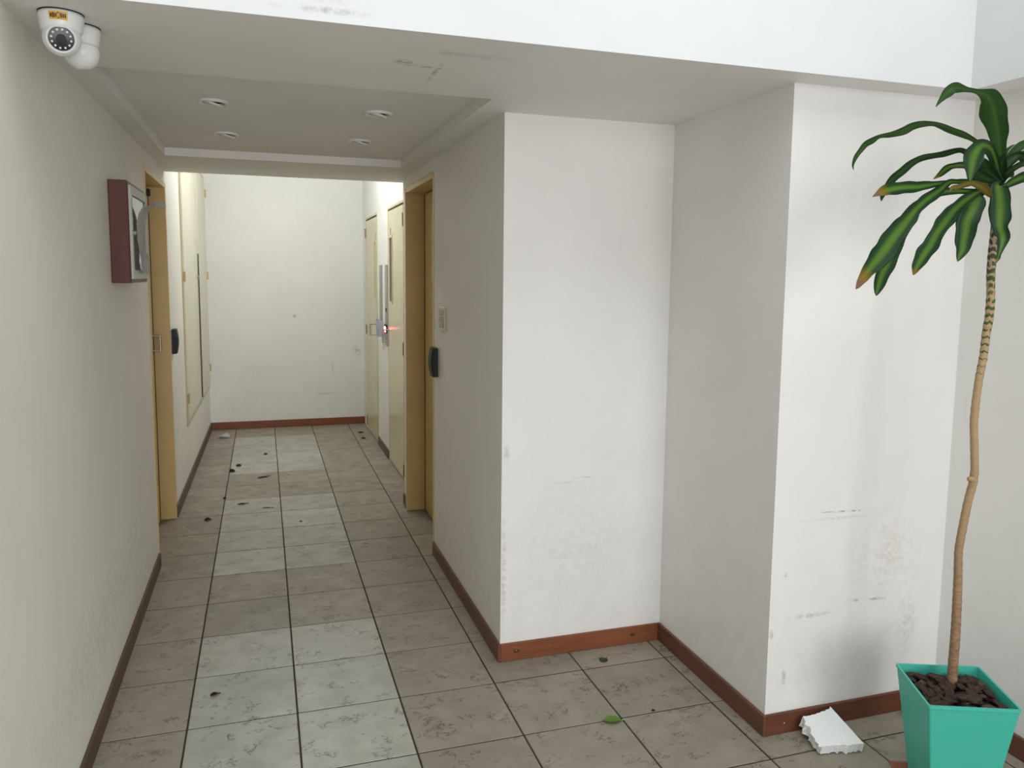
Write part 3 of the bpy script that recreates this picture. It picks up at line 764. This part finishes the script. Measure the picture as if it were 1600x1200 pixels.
def leaf_mat(name, edge, mid, tip=0.0, tipc=(0.36, 0.22, 0.14), stripe=.36, back=False):
    m = mat(name, edge, .32, spec=.5); t = NT(m)
    uv = t.n('ShaderNodeUVMap').outputs[0]; s = t.n('ShaderNodeSeparateXYZ'); t.l(uv, s.inputs[0])
    a = t.math('ABSOLUTE', t.math('SUBTRACT', t.math('MULTIPLY', s.outputs[0], 2.0), 1.0))
    n = t.noise(t.mapping(uv, scale=(18, 2.0, 1)), 1.0, 4, .6)
    k = t.ramp(t.math('ADD', a, t.math('MULTIPLY', t.math('SUBTRACT', n, .5), .35)), stripe + .17, stripe - .14, 0, 1)
    c = t.mix(k, edge, mid)
    fine = t.noise(t.mapping(uv, scale=(70, 1.2, 1)), 1.0, 2, .5)
    c = t.mix(t.ramp(fine, .45, .7, 0, .3), c, tuple(x * .6 for x in edge))
    c = t.mix(t.ramp(a, .07, .02, 0, .55), c, tuple(min(1, x * 1.5) for x in mid))
    if tip:
        vv = t.math('ADD', s.outputs[1], t.math('MULTIPLY', t.math('SUBTRACT', n, .5), .05))
        c = t.mix(t.ramp(vv, 1 - tip * 1.9, 1 - tip * .95, 0, 1), c, (0.42, 0.26, 0.02))
        c = t.mix(t.ramp(vv, 1 - tip * .95, 1 - tip * .8, 0, 1), c, tipc)
    t.rgb(c)
    t.b.inputs['Subsurface Weight'].default_value = 0.0
    tr = t.n('ShaderNodeBsdfTranslucent'); t.l(c, tr.inputs[0])
    mx = t.n('ShaderNodeMixShader'); mx.inputs[0].default_value = .22
    out = [q for q in t.t.nodes if q.type == 'OUTPUT_MATERIAL'][0]
    t.l(t.b.outputs[0], mx.inputs[1]); t.l(tr.outputs[0], mx.inputs[2]); t.l(mx.outputs[0], out.inputs[0])
    t.bump(fine, .15, .002)
    return m
ED, MD = (0.027, 0.095, 0.033), (0.155, 0.315, 0.04)
L_str = leaf_mat('striped_leaf', ED, MD)
L_tip = leaf_mat('striped_leaf_burnt_tip', ED, MD, .075)
L_tip2 = leaf_mat('striped_leaf_yellow_tip', ED, MD, .05)
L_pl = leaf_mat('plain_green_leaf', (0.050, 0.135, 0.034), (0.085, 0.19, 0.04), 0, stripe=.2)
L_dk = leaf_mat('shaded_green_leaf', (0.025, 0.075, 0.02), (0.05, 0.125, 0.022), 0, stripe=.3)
L_yel = leaf_mat('yellowing_leaf', (0.22, 0.17, 0.03), (0.33, 0.25, 0.05), .12, stripe=.5)
def catmull(P, n):
    out = []
    for i in range(len(P) - 1):
        p0, p1, p2, p3 = P[max(i - 1, 0)], P[i], P[i + 1], P[min(i + 2, len(P) - 1)]
        for k in range(n):
            t = k / n
            out.append(tuple(.5 * ((2 * b) + (c - a) * t + (2 * a - 5 * b + 4 * c - d_) * t * t + (3 * b - a - 3 * c + d_) * t ** 3) for a, b, c, d_ in zip(p0, p1, p2, p3)))
    out.append(tuple(P[-1])); return out
def blade(pp, m, y0=YT, y1=YT, roll=20, fold=.25, wave=.10, label=None, rolls=None):
    """pp: stations along the midrib as seen in the photograph (column, row, half width); the leaf leaves the crown at depth y0 and ends at y1"""
    n = len(pp); st = []
    for i, (u, v, hw) in enumerate(pp):
        f = i / (n - 1); P = at(u, v, y0 + (y1 - y0) * f ** 1.2)
        st.append((P.x, P.y, P.z, hw * px(P)))
    st = catmull(st, 5); N = len(st); bm = bmesh.new(); rows = []
    Ls = [0.0]
    for a, b in zip(st, st[1:]): Ls.append(Ls[-1] + (Vector(b[:3]) - Vector(a[:3])).length)
    ph = R.uniform(0, 6)
    for i, s in enumerate(st):
        P = Vector(s[:3]); t = (Vector(st[min(i + 1, N - 1)][:3]) - Vector(st[max(i - 1, 0)][:3])).normalized()
        vd = (P - CL).normalized(); side = t.cross(vd)
        if side.length < 1e-3: side = Vector((1, 0, 0))
        side.normalize(); dep = side.cross(t).normalized()
        rr = math.radians(roll) if rolls is None else math.radians(rolls[0] + (rolls[1] - rolls[0]) * i / (N - 1))
        w = side * math.cos(rr) + dep * math.sin(rr); nrm = t.cross(w)
        hw = max(s[3], .0008) / max(.35, math.cos(rr))
        row = []
        for k in range(-3, 4):
            q = k / 3
            wob = math.sin(Ls[i] * 14 + ph + (1.4 if q > 0 else 0)) * wave * hw * abs(q) ** 2
            rip = 1 + (.06 * math.sin(Ls[i] * 17 + ph * (2 if q > 0 else 3)) + .05 * math.sin(Ls[i] * 37 + ph * (3 if q > 0 else 5))) * (abs(q) ** 2)
            row.append(bm.verts.new(P + w * hw * q * rip + nrm * (hw * fold * abs(q) + wob)))
        rows.append(row)
    uvl = bm.loops.layers.uv.new('UVMap')
    for i in range(N - 1):
        for k in range(6):
            f = bm.faces.new((rows[i][k], rows[i][k + 1], rows[i + 1][k + 1], rows[i + 1][k]))
            for lp, (a, b) in zip(f.loops, ((k, i), (k + 1, i), (k + 1, i + 1), (k, i + 1))):
                lp[uvl].uv = (a / 6, Ls[b] / Ls[-1])
    bmesh.ops.solidify(bm, geom=bm.faces[:], thickness=.004)
    o = obj('leaf', bm, m, plant, smooth=True)
    if label: o['label'] = label
    return o
# upper leaf that folds over to the left
blade([(1562, 275, 5), (1563, 255, 6), (1563, 240, 8), (1561, 222, 11), (1559, 205, 14), (1555, 185, 18), (1551, 166, 18.5), (1545, 153, 15), (1535, 146, 8), (1524, 142, 3.5), (1512, 140, 4), (1500, 138, 6.5), (1490, 138, 8.5), (1480, 145, 7.5), (1470, 156, 4), (1462, 167, .5)], L_pl, YT, YT - .25, 5, .12, .12)
blade([(1560, 278, 3), (1548, 246, 3), (1530, 226, 3.2), (1510, 212, 4), (1488, 202, 5), (1470, 196, 5), (1455, 193.5, 4.5), (1428, 196, 5), (1410, 203, 5.5), (1392, 208.5, 5.5), (1375, 213, 3.5), (1364, 219.5, 5), (1353, 225, 4), (1344, 235.5, 3), (1336, 246, 2.8), (1332, 258, 1.6), (1334, 266, .4)], L_pl, YT, YT + .30, 40, .2, .35)
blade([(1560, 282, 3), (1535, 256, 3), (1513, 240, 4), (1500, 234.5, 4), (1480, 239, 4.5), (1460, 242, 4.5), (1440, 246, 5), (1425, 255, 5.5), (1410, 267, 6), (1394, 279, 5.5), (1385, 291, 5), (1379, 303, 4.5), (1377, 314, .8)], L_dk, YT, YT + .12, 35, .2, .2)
blade([(1558, 288, 3), (1530, 284, 4), (1500, 283, 3), (1478, 285, 3.2), (1456, 288.5, 5.5), (1434, 292, 7.8), (1416, 292.5, 9), (1397, 295, 10), (1381, 299, 8.5), (1372, 303, 4.5), (1363, 307.5, .5)], L_tip, YT, YT - .05, -10, .2, .12, 'leaf with a yellow and brown tip pointing left')
blade([(1540, 300, 4), (1470, 300, 6), (1432, 324, 9), (1413, 350, 11), (1399, 380, 12), (1390, 403, 11.5), (1379, 427, 11), (1373, 445, 8.5), (1370, 456, 5), (1369, 462, 1)], L_str, YT, YT - .12, 15, .2, .1)
blade([(1558, 290, 3), (1520, 284, 3), (1498, 284, 3.5), (1483, 285, 4.5), (1469, 296, 7), (1450, 310, 9), (1434, 324, 8.5), (1423, 337, 10.5), (1413, 349, 12.5), (1396, 371, 16.5), (1379, 394, 16.5), (1364, 413, 13.5), (1353, 427, 9.5), (1346, 437, 7), (1341, 446, 4), (1337, 452, .6)], L_tip, YT, YT - .38, 12, .22, .16, 'long drooping striped leaf with a burnt brown tip')
blade([(1556, 294, 4), (1531, 300, 8), (1523, 317, 16), (1519, 328, 16.5), (1511, 346, 15), (1509, 359, 14.5), (1506, 374, 12.5), (1504, 388, 11.5), (1499, 401, 5.5), (1496, 409, .5)], L_str, YT, YT - .10, 8, .2, .12)
blade([(1556, 294, 3), (1535, 297, 4), (1510, 312, 8.5), (1490, 330, 11), (1477, 347, 12), (1465, 363, 11), (1455, 382, 12), (1443, 400, 11.5), (1434, 415, 8.5), (1429, 426, 3.5), (1427, 430, .5)], L_tip2, YT, YT - .34, -15, .22, .14, 'drooping striped leaf with a small brown tip')
blade([(1561, 290, 6), (1560, 292, 12), (1562, 305, 14.5), (1563, 324, 15), (1562, 344, 14), (1563, 357, 10.5), (1567, 370, 10), (1565, 384, 6.5), (1561, 397, 3.2), (1559, 404, 3), (1556, 411, 1)], L_tip2, YT - .06, YT - .26, 5, .2, .12, 'striped leaf hanging in front of the trunk with withered tip')
blade([(1561, 270, 4), (1555, 247, 5), (1548, 232, 6), (1537, 227, 9), (1528, 233, 13), (1522, 244, 14.5), (1519, 256, 13), (1517, 268, 9), (1516, 278, 5), (1516, 284, 1.5)], L_str, YT - .04, YT - .48, 5, .2, .08)
blade([(1558, 280, 3), (1530, 266, 4), (1508, 258, 5), (1490, 259, 4.5), (1479, 263, 6), (1469, 272, 4), (1458, 280, .5)], L_tip2, YT, YT + .22, 20, .2, .12)
blade([(1550, 308, 2), (1546, 304, 4), (1540, 297, 6), (1530, 290, 5.5), (1518, 286, 4.5), (1509, 288, 5), (1498, 292, 3.8), (1488, 293, 3), (1484, 300, .5)], L_yel, YT - .05, YT - .30, 0, .2, .1, 'small yellowing leaf at the base of the crown')
# leaves to the right, partly beyond the frame
blade([(1562, 280, 4), (1570, 262, 5), (1580, 245, 6.5), (1590, 233, 7), (1602, 226, 7), (1612, 225, 8), (1622, 236, 8), (1630, 256, 6), (1634, 280, .6)], L_pl, YT, YT + .22, 15, .2, .12)
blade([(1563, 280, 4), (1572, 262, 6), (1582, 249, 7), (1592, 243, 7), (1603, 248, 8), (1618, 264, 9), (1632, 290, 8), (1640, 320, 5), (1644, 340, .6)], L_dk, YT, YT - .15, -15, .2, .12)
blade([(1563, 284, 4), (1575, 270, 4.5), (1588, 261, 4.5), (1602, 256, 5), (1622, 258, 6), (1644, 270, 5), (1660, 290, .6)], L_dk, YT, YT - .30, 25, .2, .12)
blade([(1562, 292, 4), (1572, 290, 5), (1584, 283, 6.5), (1598, 277, 8), (1612, 275, 9), (1624, 284, 9), (1632, 302, 7), (1638, 324, .6)], L_tip2, YT, YT + .05, -10, .2, .12)
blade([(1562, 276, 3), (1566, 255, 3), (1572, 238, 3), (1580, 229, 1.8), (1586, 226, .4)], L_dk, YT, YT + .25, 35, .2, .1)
blade([(1562, 276, 3), (1575, 256, 4), (1586, 244, 3.5), (1600, 239, 3.5), (1610, 238, 3), (1618, 242, .5)], L_pl, YT, YT + .3, 30, .2, .1)
# short inner leaves round the crown
for pp, y1 in (([(1561, 284, 6), (1550, 270, 9), (1540, 258, 10), (1535, 250, 6), (1532, 246, 1)], YT - .12),
               ([(1560, 288, 6), (1544, 280, 9), (1530, 272, 10), (1522, 266, 6), (1518, 264, 1)], YT - .1),
               ([(1562, 284, 6), (1564, 265, 8), (1567, 250, 7), (1570, 240, 1)], YT - .08),
               ([(1560, 290, 7), (1566, 276, 10), (1576, 268, 9), (1584, 264, 1)], YT + .05),
               ([(1558, 292, 6), (1550, 280, 9), (1552, 262, 8), (1555, 248, 5), (1556, 240, 1)], YT + .08)):
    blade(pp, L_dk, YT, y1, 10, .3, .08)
# saucer
bm = bmesh.new()
def sqz(s, z): return sq(s, z, bm)
ringsS = [sqz(.80, 0.001), sqz(.99, .085), sqz(1.03, .095), sqz(1.02, .105), sqz(.97, .10), sqz(.78, .045)]
for a, b in zip(ringsS, ringsS[1:]):
    for k in range(4): bm.faces.new((a[k], a[(k + 1) % 4], b[(k + 1) % 4], b[k]))
bm.faces.new(ringsS[0][::-1]); bm.faces.new(ringsS[-1])
tag(obj('plant_saucer', bm, mat('terracotta', (0.30, 0.105, 0.055), .6)), 'square terracotta coloured saucer under the green pot', 'saucer')

# ------------------------------------------------------------------ broken polystyrene slab leaning on the baseboard
FO = mat('white_polystyrene', (0.86, 0.88, 0.89), .7); t = NT(FO); n = t.n('ShaderNodeTexVoronoi'); n.inputs['Scale'].default_value = 160; t.l(t.obj(), n.inputs['Vector']); t.bump(n.outputs['Distance'], .5, .002)
TL, TR = at(1254, 1119, -1.745), at(1297, 1103.5, -1.715)
def atz(u, v, z):
    dr = RT * ((u - 815.97) / 1245.92) - UP * ((v - 569.21) / 1245.92) + FW
    return CL + dr * ((z - CL.z) / dr.z)
FR, FL = atz(1350, 1162, .105), atz(1280, 1166, .105)
bm = bmesh.new(); n = 16; th = .10
nrm = (TR - TL).cross(FL - TL).normalized(); nrm = -nrm if nrm.z < 0 else nrm
top, bot = [], []
RR = random.Random(3)
for i in range(n + 1):
    ra, rb = [], []
    for j in range(n + 1):
        f, g = i / n, j / n
        P = TL.lerp(TR, g).lerp(FL.lerp(FR, g), f)
        Q = P - nrm * th
        e = min(g, .0 if False else g)
        if j == 0:
            k = mnoise.noise(Vector((f * 6, 1, 0))) * .03; P += (TR - TL).normalized() * (k + .0); Q += (TR - TL).normalized() * (k - .03 + .05 * f)
        if i == n:
            k = mnoise.noise(Vector((g * 7, 5, 0))) * .02; P += (FL - TL).normalized() * k; Q += (FL - TL).normalized() * (k - .02 + RR.uniform(-.012, .02))
        if i == 0:
            k = abs(mnoise.noise(Vector((g * 6, 9, 0)))) * .04; P += (FL - TL).normalized() * (k + .03 * (1 - g) * g * 3); Q += (FL - TL).normalized() * (k)
        Q.z = max(Q.z, .003)
        ra.append(bm.verts.new(P)); rb.append(bm.verts.new(Q))
    top.append(ra); bot.append(rb)
for i in range(n):
    for j in range(n):
        bm.faces.new((top[i][j], top[i][j + 1], top[i + 1][j + 1], top[i + 1][j])); bm.faces.new((bot[i][j], bot[i + 1][j], bot[i + 1][j + 1], bot[i][j + 1]))
loop = [(0, j) for j in range(n)] + [(i, n) for i in range(n)] + [(n, j) for j in range(n, 0, -1)] + [(i, 0) for i in range(n, 0, -1)]
for (a, b), (c, d_) in zip(loop, loop[1:] + loop[:1]):
    P = (top[a][b].co + bot[a][b].co) / 2
    bm.faces.new((top[a][b], top[c][d_], bot[c][d_], bot[a][b]))
side = [e for e in bm.edges if len(e.link_faces) == 2 and e.verts[0] in sum(top, []) and e.verts[1] in sum(bot, [])]
bmesh.ops.subdivide_edges(bm, edges=[e for e in bm.edges if (e.verts[0].co - e.verts[1].co).length > th * .7], cuts=2)
for v in bm.verts:
    # crumbled texture on the broken left edge
    if (v.co - TL).dot((TR - TL).normalized()) < .03 and v.co.z < .2:
        v.co += (TR - TL).normalized() * RR.uniform(-.014, .010)
tag(obj('polystyrene_slab', bm, FO), 'broken white polystyrene slab leaning on the baseboard beside the pot', 'polystyrene')

# ------------------------------------------------------------------ litter on the floor
def fallen(u, v, length, width, rot, curl, m, name, label, cat='leaf', stalk=True, group=None):
    c = atz(u, v, 0.0); bm = bmesh.new(); N = 10; rows = []
    for i in range(N + 1):
        f = i / N; x = (f - .5) * length; hw = width * .5 * math.sin(math.pi * min(1, f * .96 + .02)) ** .7
        rows.append([bm.verts.new((x, q * hw, .012 + abs(q) * hw * curl + curl * .35 * (f - .5) ** 2 * length)) for q in (-1, -.5, 0, .5, 1)])
    for a, b in zip(rows, rows[1:]):
        for k in range(4): bm.faces.new((a[k], a[k + 1], b[k + 1], b[k]))
    bmesh.ops.solidify(bm, geom=bm.faces[:], thickness=.004)
    if stalk: tube(bm, [(length * .48, 0, .014), (length * .6, .01, .02), (length * .7, 0, .016)], .006, 6)
    bmesh.ops.transform(bm, matrix=Matrix.Translation(c) @ Matrix.Rotation(math.radians(rot), 4, 'Z'), verts=bm.verts)
    mz = min(q.co.z for q in bm.verts)
    for q in bm.verts: q.co.z += .001 - mz
    return tag(obj(name, bm, m, smooth=True, origin=(c.x, c.y, 0)), label, cat, group)
FG = mat('fresh_leaf', (0.20, 0.42, 0.06), .45); FD = mat('dull_leaf', (0.09, 0.13, 0.055), .6); DR = mat('dry_leaf', (0.055, 0.038, 0.022), .8)
fallen(957, 1127, .18, .125, -14, .3, FG, 'fallen_leaf', 'bright green fallen leaf on the tile joint in front')
fallen(943, 1032, .10, .10, 30, .2, FD, 'fallen_leaf', 'dull grey green fallen leaf near the alcove baseboard')
fallen(335, 1087, .085, .06, 20, .7, DR, 'dry_leaf', 'dark curled dry leaf on a near left pale tile')
fallen(1021, 1111, .04, .035, 10, .6, DR, 'dry_leaf', 'tiny brown crumb of dry leaf at a joint by the alcove', stalk=False)
G_ = 'dry leaf bits along the corridor'
fallen(378, 788, .17, .07, 8, .35, DR, 'dry_leaf', 'dark narrow dry leaf on pale tile, left of a pair', group=G_)
fallen(417, 794, .18, .05, -12, .35, DR, 'dry_leaf', 'dark thin dry leaf on pale tile, right of a pair', group=G_)
fallen(411, 746, .24, .10, 25, .2, DR, 'dry_leaf', 'long slanted dry leaf on brown corridor tile', group=G_)
fallen(324, 813, .10, .12, 0, .5, DR, 'dry_leaf', 'rounded dry leaf near the left yellow doorway', group=G_)
fallen(363, 737, .13, .17, 15, .5, DR, 'dry_leaf', 'curled brown dry leaf on grout line far down corridor', group=G_, stalk=False)
fallen(373, 728, .12, .16, 0, .3, DR, 'dry_leaf', 'small flat dry leaf just behind the curled brown one', group=G_, stalk=False)
fallen(351, 779, .07, .09, 0, .4, DR, 'dry_leaf', 'tiny dry leaf crumb on left tile row of corridor', group=G_, stalk=False)
fallen(415, 710, .09, .13, 0, .3, DR, 'dry_leaf', 'tiny dry leaf on pale tile nearest the end wall', group=G_, stalk=False)
fallen(564, 676, .16, .18, 0, .2, DR, 'dry_leaf', 'dry leaf speck by the farther lift door, back one', group=G_, stalk=False)
fallen(568, 685, .13, .16, 0, .2, DR, 'dry_leaf', 'dry leaf speck by the farther lift door, front one', group=G_, stalk=False)
fallen(470, 815, .05, .06, 0, .3, DR, 'dry_leaf', 'lone dark speck of dry leaf on middle pale tile', group=G_, stalk=False)
fallen(351, 684, .26, .42, -20, .5, PAPER, 'paper_scrap', 'crumpled white paper scrap near left end of the back wall', 'paper', stalk=False)
fallen(287.5, 824, .03, .05, 0, .4, PAPER, 'paper_scrap', 'tiny white paper scrap on tile by the left doorway', 'paper', stalk=False)

for o in bpy.data.objects:
    if '_o' in o: del o['_o']
